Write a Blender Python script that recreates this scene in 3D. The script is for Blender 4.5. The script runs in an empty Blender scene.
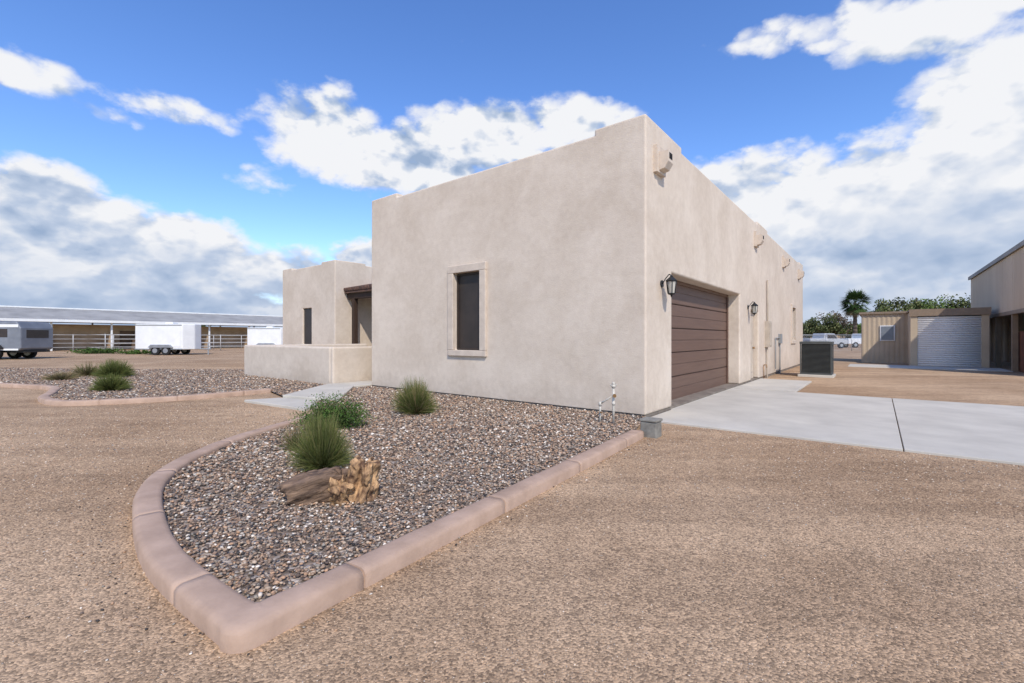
import bpy, bmesh, math, random
import numpy as np
from mathutils import Vector, Matrix, noise as mnoise
random.seed(7); rng=np.random.default_rng(7)
scene=bpy.context.scene
COL=scene.collection
# ---------------------------------------------------------------- frames
TH=math.radians(-38.69)
C=Vector((2.124,7.245,0))
LOC=Matrix.Translation(C)@Matrix.Rotation(TH,4,'Z')   # house frame: x = -a (towards driveway), y = along garage wall
IDM=Matrix.Identity(4)
def W(a,b,z=0): return LOC@Vector((-a,b,z))
# ---------------------------------------------------------------- materials
def M(name,c1,c2=None,scale=4,detail=4,rough=.9,bump=0,bscale=60,bdist=.004,metal=0,spec=.3,lo=.35,hi=.65,streak=None):
    m=bpy.data.materials.new(name); m.use_nodes=True
    nt=m.node_tree; N=nt.nodes; L=nt.links
    b=N['Principled BSDF']; b.inputs['Roughness'].default_value=rough
    b.inputs['Metallic'].default_value=metal; b.inputs['Specular IOR Level'].default_value=spec
    if c2 is None: c2=tuple(x*.82 for x in c1)
    tc=N.new('ShaderNodeTexCoord')
    vec=tc.outputs['Object']
    if streak:
        mp=N.new('ShaderNodeMapping'); mp.inputs['Scale'].default_value=streak
        L.new(vec,mp.inputs['Vector']); vec=mp.outputs[0]
    n=N.new('ShaderNodeTexNoise'); n.inputs['Scale'].default_value=scale; n.inputs['Detail'].default_value=detail
    n.inputs['Roughness'].default_value=.6
    L.new(vec,n.inputs['Vector'])
    r=N.new('ShaderNodeValToRGB'); r.color_ramp.elements[0].position=lo; r.color_ramp.elements[1].position=hi
    r.color_ramp.elements[0].color=(*c2,1); r.color_ramp.elements[1].color=(*c1,1)
    L.new(n.outputs['Fac'],r.inputs['Fac']); L.new(r.outputs['Color'],b.inputs['Base Color'])
    if bump:
        n2=N.new('ShaderNodeTexNoise'); n2.inputs['Scale'].default_value=bscale; n2.inputs['Detail'].default_value=3
        L.new(vec if streak else tc.outputs['Object'],n2.inputs['Vector'])
        bp=N.new('ShaderNodeBump'); bp.inputs['Strength'].default_value=bump; bp.inputs['Distance'].default_value=bdist
        L.new(n2.outputs['Fac'],bp.inputs['Height']); L.new(bp.outputs[0],b.inputs['Normal'])
    return m
def attr_mat(name,rough=.85,spec=.3,bump=True,trans=0):
    m=bpy.data.materials.new(name); m.use_nodes=True
    nt=m.node_tree; N=nt.nodes; L=nt.links; b=N['Principled BSDF']
    b.inputs['Roughness'].default_value=rough; b.inputs['Specular IOR Level'].default_value=spec
    a=N.new('ShaderNodeAttribute'); a.attribute_name='Col'
    if bump:
        n=N.new('ShaderNodeTexNoise'); n.inputs['Scale'].default_value=90; n.inputs['Detail'].default_value=1
        tc=N.new('ShaderNodeTexCoord'); L.new(tc.outputs['Object'],n.inputs['Vector'])
        mr=N.new('ShaderNodeMapRange'); mr.inputs['To Min'].default_value=.75; mr.inputs['To Max'].default_value=1.25
        L.new(n.outputs['Fac'],mr.inputs['Value'])
        mx=N.new('ShaderNodeVectorMath'); mx.operation='SCALE'
        L.new(a.outputs['Color'],mx.inputs[0]); L.new(mr.outputs[0],mx.inputs['Scale'])
        L.new(mx.outputs[0],b.inputs['Base Color'])
    else: L.new(a.outputs['Color'],b.inputs['Base Color'])
    return m
def stucco():
    m=bpy.data.materials.new('stucco'); m.use_nodes=True
    nt=m.node_tree; N=nt.nodes; L=nt.links; b=N['Principled BSDF']
    b.inputs['Roughness'].default_value=.95; b.inputs['Specular IOR Level'].default_value=.12
    tc=N.new('ShaderNodeTexCoord')
    def noise(s,d,r=.6,vec=None,dist=0):
        n=N.new('ShaderNodeTexNoise'); n.inputs['Scale'].default_value=s; n.inputs['Detail'].default_value=d; n.inputs['Roughness'].default_value=r; n.inputs['Distortion'].default_value=dist
        L.new(vec or tc.outputs['Object'],n.inputs['Vector']); return n.outputs['Fac']
    n1=noise(.8,6,.66,None,.3); n2=noise(7,4,.7)
    ad=N.new('ShaderNodeMath'); ad.operation='MULTIPLY_ADD'; L.new(n1,ad.inputs[0]); ad.inputs[1].default_value=2.0; L.new(n2,ad.inputs[2])
    r=N.new('ShaderNodeValToRGB'); e=r.color_ramp.elements
    e[0].position=.38; e[0].color=(.555,.455,.355,1); e[1].position=.61; e[1].color=(.67,.565,.455,1)
    dv=N.new('ShaderNodeMath'); dv.operation='DIVIDE'; L.new(ad.outputs[0],dv.inputs[0]); dv.inputs[1].default_value=3
    L.new(dv.outputs[0],r.inputs['Fac'])
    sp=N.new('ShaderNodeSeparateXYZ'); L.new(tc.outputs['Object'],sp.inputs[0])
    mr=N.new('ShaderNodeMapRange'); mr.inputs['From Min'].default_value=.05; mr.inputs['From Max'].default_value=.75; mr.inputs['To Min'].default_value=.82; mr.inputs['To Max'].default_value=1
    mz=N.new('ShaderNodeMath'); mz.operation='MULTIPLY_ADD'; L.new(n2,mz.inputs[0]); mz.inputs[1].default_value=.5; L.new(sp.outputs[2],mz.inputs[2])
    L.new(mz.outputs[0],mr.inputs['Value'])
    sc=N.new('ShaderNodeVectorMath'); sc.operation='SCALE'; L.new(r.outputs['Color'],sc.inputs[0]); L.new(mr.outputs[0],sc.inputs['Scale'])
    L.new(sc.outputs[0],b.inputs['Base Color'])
    h=noise(45,3,.65)
    hm=N.new('ShaderNodeMath'); hm.operation='MULTIPLY_ADD'; L.new(n2,hm.inputs[0]); hm.inputs[1].default_value=1.6; L.new(h,hm.inputs[2])
    bp=N.new('ShaderNodeBump'); bp.inputs['Strength'].default_value=.5; bp.inputs['Distance'].default_value=.006
    L.new(hm.outputs[0],bp.inputs['Height']); L.new(bp.outputs[0],b.inputs['Normal'])
    return m
def ground_mat():
    m=bpy.data.materials.new('decomposed_granite'); m.use_nodes=True
    nt=m.node_tree; N=nt.nodes; L=nt.links; b=N['Principled BSDF']
    b.inputs['Roughness'].default_value=1; b.inputs['Specular IOR Level'].default_value=.08
    tc=N.new('ShaderNodeTexCoord'); O=tc.outputs['Object']
    def noise(s,d,r=.6,vec=None):
        n=N.new('ShaderNodeTexNoise'); n.inputs['Scale'].default_value=s; n.inputs['Detail'].default_value=d; n.inputs['Roughness'].default_value=r
        L.new(vec or O,n.inputs['Vector']); return n.outputs['Fac']
    def ramp(f,p0,c0,p1,c1):
        r=N.new('ShaderNodeValToRGB'); e=r.color_ramp.elements
        e[0].position=p0;e[0].color=(*c0,1);e[1].position=p1;e[1].color=(*c1,1); L.new(f,r.inputs['Fac']); return r.outputs['Color']
    def mix(t,f,a,bb):
        x=N.new('ShaderNodeMix'); x.data_type='RGBA'; x.blend_type=t
        if isinstance(f,float): x.inputs[0].default_value=f
        else: L.new(f,x.inputs[0])
        L.new(a,x.inputs[6]); L.new(bb,x.inputs[7]); return x.outputs[2]
    big=ramp(noise(.33,5,.6),.38,(.375,.25,.15),.62,(.50,.35,.22))
    m5=noise(5,4,.7)
    mid=ramp(m5,.30,(.82,.81,.80),.70,(1.10,1.09,1.08))
    c=mix('MULTIPLY',1.0,big,mid)
    # long faint wheel tracks
    mp=N.new('ShaderNodeMapping'); mp.inputs['Rotation'].default_value=(0,0,math.radians(-28)); mp.inputs['Scale'].default_value=(.10,1.5,1)
    L.new(O,mp.inputs['Vector'])
    tr=noise(1.2,3,.55,mp.outputs[0]); trk=ramp(tr,.40,(.84,.83,.82),.56,(1.06,1.06,1.05))
    c=mix('MULTIPLY',.8,c,trk)
    v=N.new('ShaderNodeTexVoronoi'); v.inputs['Scale'].default_value=95; L.new(O,v.inputs['Vector'])
    sp=N.new('ShaderNodeSeparateColor'); L.new(v.outputs['Color'],sp.inputs[0])
    peb=ramp(sp.outputs[0],.03,(.33,.33,.36),.97,(1.55,1.53,1.52))
    c=mix('MULTIPLY',.72,c,peb)
    L.new(c,b.inputs['Base Color'])
    hm=N.new('ShaderNodeMath'); hm.operation='MULTIPLY_ADD'; L.new(v.outputs['Distance'],hm.inputs[0]); hm.inputs[1].default_value=-.6; L.new(m5,hm.inputs[2])
    bp=N.new('ShaderNodeBump'); bp.inputs['Strength'].default_value=.7; bp.inputs['Distance'].default_value=.011
    L.new(hm.outputs[0],bp.inputs['Height']); L.new(bp.outputs[0],b.inputs['Normal'])
    return m
def bedbase_mat():
    m=bpy.data.materials.new('bed_gravel_base'); m.use_nodes=True
    nt=m.node_tree; N=nt.nodes; L=nt.links; b=N['Principled BSDF']; b.inputs['Roughness'].default_value=1
    tc=N.new('ShaderNodeTexCoord')
    v=N.new('ShaderNodeTexVoronoi'); v.inputs['Scale'].default_value=36; L.new(tc.outputs['Object'],v.inputs['Vector'])
    sp=N.new('ShaderNodeSeparateColor'); L.new(v.outputs['Color'],sp.inputs[0])
    r=N.new('ShaderNodeValToRGB'); e=r.color_ramp.elements
    e[0].position=0;e[0].color=(.10,.075,.055,1);e[1].position=1;e[1].color=(.5,.42,.34,1)
    e2=r.color_ramp.elements.new(.5); e2.color=(.24,.175,.125,1)
    L.new(sp.outputs[0],r.inputs['Fac']); L.new(r.outputs['Color'],b.inputs['Base Color'])
    bp=N.new('ShaderNodeBump'); bp.inputs['Strength'].default_value=1; bp.inputs['Distance'].default_value=.015; bp.invert=True
    L.new(v.outputs['Distance'],bp.inputs['Height']); L.new(bp.outputs[0],b.inputs['Normal'])
    return m
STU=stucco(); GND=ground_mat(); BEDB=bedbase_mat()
TRIM=M('stucco_trim',(.62,.515,.41),(.53,.435,.345),scale=6,bump=.4,bscale=50)
CURB=M('curb_concrete',(.50,.345,.25),(.35,.235,.165),scale=4,detail=7,bump=.5,bscale=45,rough=.85,lo=.3,hi=.7)
CONC=M('driveway_concrete',(.57,.52,.435),(.44,.40,.335),scale=1.2,detail=7,bump=.3,bscale=90,lo=.3,hi=.7,rough=.9)
SLAB=M('foundation_concrete',(.24,.20,.16),(.16,.13,.105),scale=4,bump=.4)
DOORB=M('garage_door_brown',(.155,.092,.066),(.13,.076,.055),scale=3,rough=.5,spec=.4,bump=.1,bscale=30,streak=(1,.3,6))
BRONZE=M('bronze_frame',(.05,.036,.028),rough=.5)
SCREEN=M('window_screen',(.045,.034,.028),(.032,.025,.021),scale=2,rough=.5,spec=.35)
BLACK=M('black_metal',(.02,.02,.02),rough=.5)
GLASSY=M('lantern_glass',(.5,.47,.4),rough=.15,spec=.6)
GREY=M('grey_paint',(.30,.30,.29),rough=.6)
GREYBOX=M('grey_box',(.27,.25,.21),(.17,.155,.13),scale=9,rough=.8,bump=.3)
PVC=M('pvc_white',(.62,.57,.48),(.42,.38,.32),scale=10,rough=.5)
COPPER=M('brass',(.35,.2,.09),rough=.4,metal=.8)
ROOF=M('flat_roof',(.55,.53,.5),rough=.9)
TILE=M('clay_tile',(.17,.09,.06),(.06,.04,.035),scale=6,rough=.8,bump=.3)
WOOD=M('dark_wood',(.06,.035,.022),(.035,.02,.014),scale=5,rough=.7,streak=(6,6,.6))
WHITE=M('white_metal',(.78,.77,.74),(.70,.69,.66),scale=1.5,rough=.5)
LGREY=M('light_roof_metal',(.36,.345,.32),(.26,.25,.235),scale=.6,rough=.8,spec=.1)
BARNWALL=M('barn_tan',(.46,.33,.21),(.34,.24,.15),scale=.8,rough=.9)
STALL=M('stall_brown',(.16,.10,.06),(.09,.06,.04),scale=1.2,rough=.9)
TAUPE=M('taupe_siding',(.60,.485,.36),(.52,.41,.30),scale=.7,rough=.7,spec=.1,streak=(1,1,.3))
SHEDT=M('shed_tan',(.53,.42,.29),(.45,.35,.24),scale=.9,rough=.7)
SHEDB=M('shed_brown',(.28,.205,.14),rough=.7)
ROLL=M('rollup_white',(.80,.77,.72),(.73,.70,.65),scale=1,rough=.7,spec=.15)
RUST=M('rust_panel',(.17,.07,.04),(.10,.045,.03),scale=2,rough=.9)
DARK=M('dark_interior',(.015,.014,.013),rough=.95)
RUBBER=M('tyre_rubber',(.02,.02,.02),rough=.9)
STEEL=M('galvanized',(.4,.41,.42),rough=.4,metal=.5)
ALU=M('trailer_aluminium',(.24,.25,.27),(.17,.18,.2),scale=1,rough=.45,metal=.2)
PETRO=M('petrified_tan',(.56,.34,.17),(.11,.058,.034),scale=3.2,detail=7,rough=.85,bump=1,bscale=8,bdist=.02,lo=.38,hi=.60,streak=(4,4,2.2))
PETRIZ=M('petrified_brown_grain',(.26,.165,.105),(.075,.047,.032),scale=2.4,detail=7,rough=.85,bump=1,bscale=7,bdist=.012,streak=(9,9,1.5))
BARK=M('bark',(.16,.115,.08),(.08,.06,.045),scale=3,rough=.95)
STONE=attr_mat('gravel_stone',.8,.3)
LEAF=attr_mat('leaf',.7,.2,False)
# ---------------------------------------------------------------- mesh helpers
def box(bm,x0,x1,y0,y1,z0,z1,mi=0):
    vs=[bm.verts.new(p) for p in ((x0,y0,z0),(x1,y0,z0),(x1,y1,z0),(x0,y1,z0),(x0,y0,z1),(x1,y0,z1),(x1,y1,z1),(x0,y1,z1))]
    for f in ((3,2,1,0),(4,5,6,7),(0,1,5,4),(1,2,6,5),(2,3,7,6),(3,0,4,7)):
        fc=bm.faces.new([vs[i] for i in f]); fc.material_index=mi
def cyl(bm,p0,p1,r0,r1=None,mi=0,seg=12,smooth=True,caps=True):
    if r1 is None: r1=r0
    p0=Vector(p0);p1=Vector(p1);d=(p1-p0).normalized()
    u=d.orthogonal().normalized(); w=d.cross(u)
    A=[];Bv=[]
    for i in range(seg):
        t=2*math.pi*i/seg; o=u*math.cos(t)+w*math.sin(t)
        A.append(bm.verts.new(p0+o*r0)); Bv.append(bm.verts.new(p1+o*r1))
    for i in range(seg):
        j=(i+1)%seg; f=bm.faces.new((A[i],A[j],Bv[j],Bv[i])); f.material_index=mi; f.smooth=smooth
    if caps:
        f=bm.faces.new(A[::-1]); f.material_index=mi
        f=bm.faces.new(Bv); f.material_index=mi
def prism(bm,pts,axis,c0,c1,mi=0):
    def P(p,c):
        if axis=='z': return (p[0],p[1],c)
        if axis=='y': return (p[0],c,p[1])
        return (c,p[0],p[1])
    A=[bm.verts.new(P(p,c0)) for p in pts]; Bv=[bm.verts.new(P(p,c1)) for p in pts]
    n=len(pts)
    fs=[bm.faces.new(A[::-1]),bm.faces.new(Bv)]
    for i in range(n):
        j=(i+1)%n; fs.append(bm.faces.new((A[i],A[j],Bv[j],Bv[i])))
    for f in fs: f.material_index=mi
def mk(name,bm,mats,parent=None,mw=None,bevel=0,seg=2,smooth=False):
    bmesh.ops.recalc_face_normals(bm,faces=bm.faces)
    me=bpy.data.meshes.new(name); bm.to_mesh(me); bm.free()
    for m in (mats if isinstance(mats,(list,tuple)) else [mats]): me.materials.append(m)
    o=bpy.data.objects.new(name,me); COL.objects.link(o)
    if parent: o.parent=parent
    if mw is not None: o.matrix_world=mw
    if smooth:
        for p in me.polygons: p.use_smooth=True
    if bevel:
        b=o.modifiers.new('bv','BEVEL'); b.width=bevel; b.segments=seg; b.limit_method='ANGLE'; b.angle_limit=math.radians(35)
    return o
def empty(name,mw=None):
    o=bpy.data.objects.new(name,None); COL.objects.link(o); o.empty_display_size=.3
    o.matrix_world=mw if mw is not None else IDM
    return o
def NB(): return bmesh.new()
def bool_diff(o,boxes):
    for bx in boxes:
        bm=NB(); box(bm,*bx); c=mk('cut',bm,STU,mw=o.matrix_world.copy())
        bpy.context.view_layer.update()
        md=o.modifiers.new('b','BOOLEAN'); md.operation='DIFFERENCE'; md.object=c; md.solver='EXACT'
        dg=bpy.context.evaluated_depsgraph_get(); me=bpy.data.meshes.new_from_object(o.evaluated_get(dg))
        o.modifiers.clear(); o.data=me
        bpy.data.objects.remove(c)
# ================================================================ HOUSE
house=empty('stucco_house',LOC.copy())
H=4.87
bm=NB(); box(bm,-7.41,0,0,19.4,.07,H)
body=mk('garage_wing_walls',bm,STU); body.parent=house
bpy.context.view_layer.update()
bool_diff(body,[
 (-7.11,-.3,.3,19.1,4.3,6),
 (-6.35,-.92,-1,.6,4.765,6),
 (-.6,1,1.7,8.6,4.775,6),(-.6,1,10.2,18.2,4.775,6),
 (-8,-6.9,1.2,18,4.78,6),
 (-4.32,-3.545,-1,.22,1.04,2.70),
 (-.42,1,1.17,6.31,-1,2.46),
 (-.2,1,7.65,8.75,-1,2.12),
 (-.15,1,15.6,16.6,1.2,2.6),
])
b=body.modifiers.new('bv','BEVEL'); b.width=.035; b.segments=3; b.limit_method='ANGLE'; b.angle_limit=math.radians(35)
bm=NB(); box(bm,-7.39,-.02,.02,19.38,-.2,.07); mk('foundation',bm,SLAB,parent=house)
bm=NB(); box(bm,-7.1,-.31,.31,19.09,4.2,4.32); mk('roof_deck',bm,ROOF,parent=house)
# window
bm=NB()
box(bm,-4.49,-3.375,-.06,.03,2.70,2.86);box(bm,-4.49,-3.375,-.06,.03,.915,1.04)
box(bm,-4.49,-4.32,-.06,.03,1.04,2.70);box(bm,-3.545,-3.375,-.06,.03,1.04,2.70)
mk('window_trim',bm,TRIM,parent=house,bevel=.012)
bm=NB()
x0,x1,z0,z1=-4.318,-3.547,1.043,2.697;t=.04;y=.06
box(bm,x0,x1,y,y+.07,z0,z0+t);box(bm,x0,x1,y,y+.07,z1-t,z1);box(bm,x0,x0+t,y,y+.07,z0+t,z1-t);box(bm,x1-t,x1,y,y+.07,z0+t,z1-t)
box(bm,x0+t,x1-t,y+.035,y+.045,z0+t,z1-t,1)
mk('window',bm,[BRONZE,SCREEN],parent=house,bevel=.004)
# garage door
bm=NB()
n=5; z0=.04; z1=2.46; hs=(z1-z0)/n; y0,y1=1.18,6.30
for i in range(n):
    a=z0+i*hs+.006; bb=z0+(i+1)*hs-.006
    box(bm,-.40,-.33,y0,y1,a,bb)
    for k in range(2):
        zz=a+(bb-a)*(k+.05)/2; zz2=a+(bb-a)*(k+.95)/2
        box(bm,-.335,-.320,y0+.01,y1-.01,zz,zz2)
mk('garage_door',bm,DOORB,parent=house,bevel=.004)
bm=NB(); box(bm,-.415,-.402,1.17,6.31,0,2.46); mk('garage_door_backing',bm,DARK,parent=house)
bm=NB(); box(bm,-.315,-.28,1.172,1.23,.03,2.455);box(bm,-.315,-.28,6.25,6.308,.03,2.455);box(bm,-.315,-.28,1.23,6.25,2.39,2.455)
mk('garage_door_stop',bm,DOORB,parent=house,bevel=.004)
# side door
bm=NB(); box(bm,-.19,-.14,7.68,8.72,.05,2.1); 
box(bm,-.145,-.125,7.85,8.2,1.15,1.95);box(bm,-.145,-.125,8.25,8.55,1.15,1.95);box(bm,-.145,-.125,7.85,8.55,.25,.95)
mk('side_door',bm,M('door_cream',(.55,.46,.36)),parent=house,bevel=.006)
bm=NB(); cyl(bm,(-.14,8.62,1.0),(-.08,8.62,1.0),.03); mk('door_knob',bm,COPPER,parent=house)
bm=NB(); box(bm,-.12,-.08,15.6,16.6,1.2,2.6); mk('side_window',bm,SCREEN,parent=house)
bm=NB(); 
box(bm,0.0-.01,.05,15.46,15.6,1.06,2.74);box(bm,-.01,.05,16.6,16.74,1.06,2.74);box(bm,-.01,.05,15.6,16.6,2.6,2.74);box(bm,-.01,.05,15.6,16.6,1.06,1.2)
mk('side_window_trim',bm,TRIM,parent=house,bevel=.01)
for b0 in (.30,8.05,13.2,17.6):
    bm=NB()
    prism(bm,[(-.02,4.46),(.07,4.46),(.07,4.02),(-.02,4.02)],'y',b0,b0+.38)
    prism(bm,[(.071,4.36),(.22,4.36),(.22,4.18),(.16,4.08),(.071,4.06)],'y',b0+.08,b0+.30)
    box(bm,.221,.224,b0+.12,b0+.26,4.23,4.33,1)
    mk('roof_scupper',bm,[TRIM,DARK],parent=house,bevel=.012)
def lantern(y,zc,s=1.0):
    bm=NB()
    cyl(bm,(0,y,zc+.02*s),(.02,y,zc+.02*s),.06*s,seg=16)
    pts=[Vector((.02,y,zc+.02*s)),Vector((.07,y,zc+.10*s)),Vector((.13,y,zc+.17*s)),Vector((.17,y,zc+.15*s))]
    for p,q in zip(pts,pts[1:]): cyl(bm,p,q,.009*s,seg=6)
    cx=.17
    cyl(bm,(cx,y,zc+.16*s),(cx,y,zc+.12*s),.012*s,.03*s,seg=8)
    cyl(bm,(cx,y,zc+.12*s),(cx,y,zc+.06*s),.035*s,.105*s,seg=6,smooth=False)
    cyl(bm,(cx,y,zc+.06*s),(cx,y,zc+.045*s),.105*s,.095*s,seg=6,smooth=False)
    cyl(bm,(cx,y,zc+.045*s),(cx,y,zc-.15*s),.078*s,.055*s,1,6,False)
    for i in range(6):
        t=2*math.pi*i/6
        d=Vector((math.cos(t),math.sin(t),0))
        cyl(bm,Vector((cx,y,zc+.045*s))+d*.084*s,Vector((cx,y,zc-.15*s))+d*.06*s,.007*s,seg=5)
    cyl(bm,(cx,y,zc-.15*s),(cx,y,zc-.175*s),.068*s,.05*s,seg=6,smooth=False)
    cyl(bm,(cx,y,zc-.175*s),(cx,y,zc-.22*s),.02*s,.006*s,seg=8)
    return mk('wall_lantern',bm,[BLACK,GLASSY],parent=house)
lantern(.66,2.2,1.0); lantern(7.25,2.15,1.0)
bm=NB()
box(bm,0,.13,9.75,10.15,1.0,1.85); box(bm,0.13,.15,9.79,10.11,1.05,1.8)
cyl(bm,(.05,9.95,1.85),(.05,9.95,3.2),.03); cyl(bm,(.05,9.85,0),(.05,9.85,1.0),.025)
mk('electrical_panel',bm,M('panel_cream',(.50,.42,.33)),parent=house,bevel=.006)
bm=NB()
box(bm,0,.1,12.3,12.55,1.1,1.45); cyl(bm,(.04,12.42,0),(.04,12.42,1.1),.02);cyl(bm,(.04,11.5,.2),(.04,11.5,1.3),.018)
cyl(bm,(.04,11.5,1.3),(.04,12.3,1.3),.018)
mk('ac_disconnect',bm,GREY,parent=house,bevel=.005)
bm=NB()
cyl(bm,(.05,9.3,.02),(.05,9.3,.45),.015);cyl(bm,(.05,9.3,.45),(.13,9.3,.45),.015);cyl(bm,(.13,9.3,.45),(.13,9.3,.36),.012)
mk('hose_bib',bm,COPPER,parent=house)
# left wing
bm=NB(); box(bm,-21.5,-16.4,4.2,19,.0,H)
lw=mk('left_wing_walls',bm,STU); lw.parent=house; bpy.context.view_layer.update()
bool_diff(lw,[(-21.2,-16.7,4.5,18.7,4.3,6),(-20.5,-17.6,3,4.6,4.775,6),(-17,-16,5.8,18,4.775,6),(-19.35,-18.5,3,4.4,1.0,2.75)])
b=lw.modifiers.new('bv','BEVEL'); b.width=.035; b.segments=3; b.limit_method='ANGLE'; b.angle_limit=math.radians(35)
bm=NB(); box(bm,-19.34,-18.51,4.27,4.33,1.01,2.74); mk('left_wing_window',bm,SCREEN,parent=house)
bm=NB(); box(bm,-21.15,-16.75,4.55,18.65,4.2,4.31); mk('left_wing_roof',bm,ROOF,parent=house)
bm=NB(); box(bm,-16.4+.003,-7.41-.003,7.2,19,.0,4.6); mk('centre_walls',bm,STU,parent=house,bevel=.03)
bm=NB(); box(bm,-12.6,-11.4,7.12,7.198,.1,2.3); mk('front_door',bm,WOOD,parent=house,bevel=.01)
bm=NB(); box(bm,-15.5,-13.8,7.15,7.198,1,2.5); box(bm,-10.5,-8.6,7.15,7.198,1,2.5); mk('centre_windows',bm,SCREEN,parent=house)
bm=NB()
for k in range(45):
    xx=-16.3+k*.2
    cyl(bm,(xx,4.62,3.52),(xx,7.2,4.12),.085,seg=8)
prism(bm,[(4.66,3.42),(7.19,4.03),(7.19,3.97),(4.66,3.36)],'x',-16.38,-7.43)
mk('porch_tile_roof',bm,TILE,parent=house)
bm=NB()
box(bm,-16.38,-7.43,4.8,5.0,3.1,3.35)
for xx in (-15.9,-13.2,-10.6,-8.0): box(bm,xx-.1,xx+.1,4.8,5.0,0,3.1)
mk('porch_posts',bm,WOOD,parent=house,bevel=.01)
bm=NB(); box(bm,-16.39,-8.7,1.2,7.19,.0,.06); mk('porch_slab',bm,CONC,parent=house)
bm=NB()
box(bm,-14.1,-8.55,-.5,-.24,-.05,1.06)
box(bm,-8.547,-8.4,-.5,1.2,-.05,1.06)
box(bm,-14.1,-13.85,-.237,4.19,-.05,1.06)
mk('courtyard_wall',bm,STU,mw=LOC.copy(),bevel=.05,seg=3)
# ================================================================ AC condenser
ac=empty('air_conditioner',LOC@Matrix.Translation((1.25,11.6,0)))
bm=NB(); box(bm,-.5,.5,-.5,.5,-.02,.08); mk('pad',bm,CONC,parent=ac,bevel=.01)
bm=NB(); box(bm,-.40,.40,-.40,.40,.1,1.12); mk('core',bm,DARK,parent=ac)
bm=NB()
box(bm,-.44,.44,-.44,.44,.08,.14); box(bm,-.45,.45,-.45,.45,1.10,1.18)
for sx in (-1,1):
    for sy in (-1,1): box(bm,sx*.44-.03*(sx>0),sx*.44+.03*(sx<0),sy*.44-.03*(sy>0),sy*.44+.03*(sy<0),.14,1.10)
for k in range(24):
    z=.16+k*.039
    box(bm,-.41,.41,-.435,-.415,z,z+.014);box(bm,-.41,.41,.415,.435,z,z+.014)
    box(bm,-.435,-.415,-.41,.41,z,z+.014);box(bm,.415,.435,-.41,.41,z,z+.014)
for k in range(6):
    r=.08+k*.055
    for i in range(20):
        t=2*math.pi*i/20;t2=2*math.pi*(i+1)/20
        cyl(bm,(r*math.cos(t),r*math.sin(t),1.2),(r*math.cos(t2),r*math.sin(t2),1.2),.006,seg=4)
mk('cabinet',bm,M('ac_grey',(.085,.088,.082)),parent=ac,bevel=.004)
# ================================================================ ground and paving
bm=NB(); S=900
vs=[bm.verts.new(p) for p in ((-S,-S,0),(S,-S,0),(S,S,0),(-S,S,0))]; bm.faces.new(vs)
mk('ground',bm,GND)
bm=NB()
for (x0,x1) in ((.006,3.094),(3.106,7.5),(7.512,12),(12.012,17),(17.012,24)): box(bm,x0,x1,-.1,5.6,-.08,.028)
box(bm,-.41,-.002,1.175,6.305,-.08,.03)
mk('driveway',bm,CONC,mw=LOC.copy(),bevel=.006)
bm=NB(); box(bm,.004,1.35,5.612,9.0,-.08,.04); mk('side_pad',bm,CONC,mw=LOC.copy(),bevel=.008)
def poly_sheet(name,pts,z,mat,mw=None):
    bm=NB(); vs=[bm.verts.new((p[0],p[1],z)) for p in pts]; bm.faces.new(vs)
    bmesh.ops.triangulate(bm,faces=bm.faces); return mk(name,bm,mat,mw=mw)
bm=NB()
prism(bm,[(-8.38,.6),(-7.42,.6),(-7.42,-.5),(-5.4,-2.1),(-6.9,-2.5),(-8.38,-.7)],'z',-.05,.10)
prism(bm,[(-5.38,-2.12),(-5.05,-2.95),(-7.15,-3.15),(-6.92,-2.53)],'z',-.05,.05)
mk('front_walkway',bm,CONC,mw=LOC.copy(),bevel=.012)
def catmull(P,per=10):
    out=[]
    n=len(P)
    for i in range(n-1):
        p0=P[max(i-1,0)];p1=P[i];p2=P[i+1];p3=P[min(i+2,n-1)]
        for k in range(per):
            t=k/per
            out.append(tuple(.5*((2*p1[j])+(-p0[j]+p2[j])*t+(2*p0[j]-5*p1[j]+4*p2[j]-p3[j])*t*t+(-p0[j]+3*p1[j]-3*p2[j]+p3[j])*t**3) for j in (0,1)))
    out.append(P[-1]); return out
def resample(P,step):
    P=[Vector(p) for p in P]; L=[0]
    for a,b2 in zip(P,P[1:]): L.append(L[-1]+(b2-a).length)
    n=int(L[-1]/step); out=[];j=0
    for i in range(n+1):
        s=L[-1]*i/n
        while j<len(L)-2 and L[j+1]<s: j+=1
        t=(s-L[j])/max(L[j+1]-L[j],1e-9); out.append(P[j].lerp(P[j+1],t))
    return out,L[-1]
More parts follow.
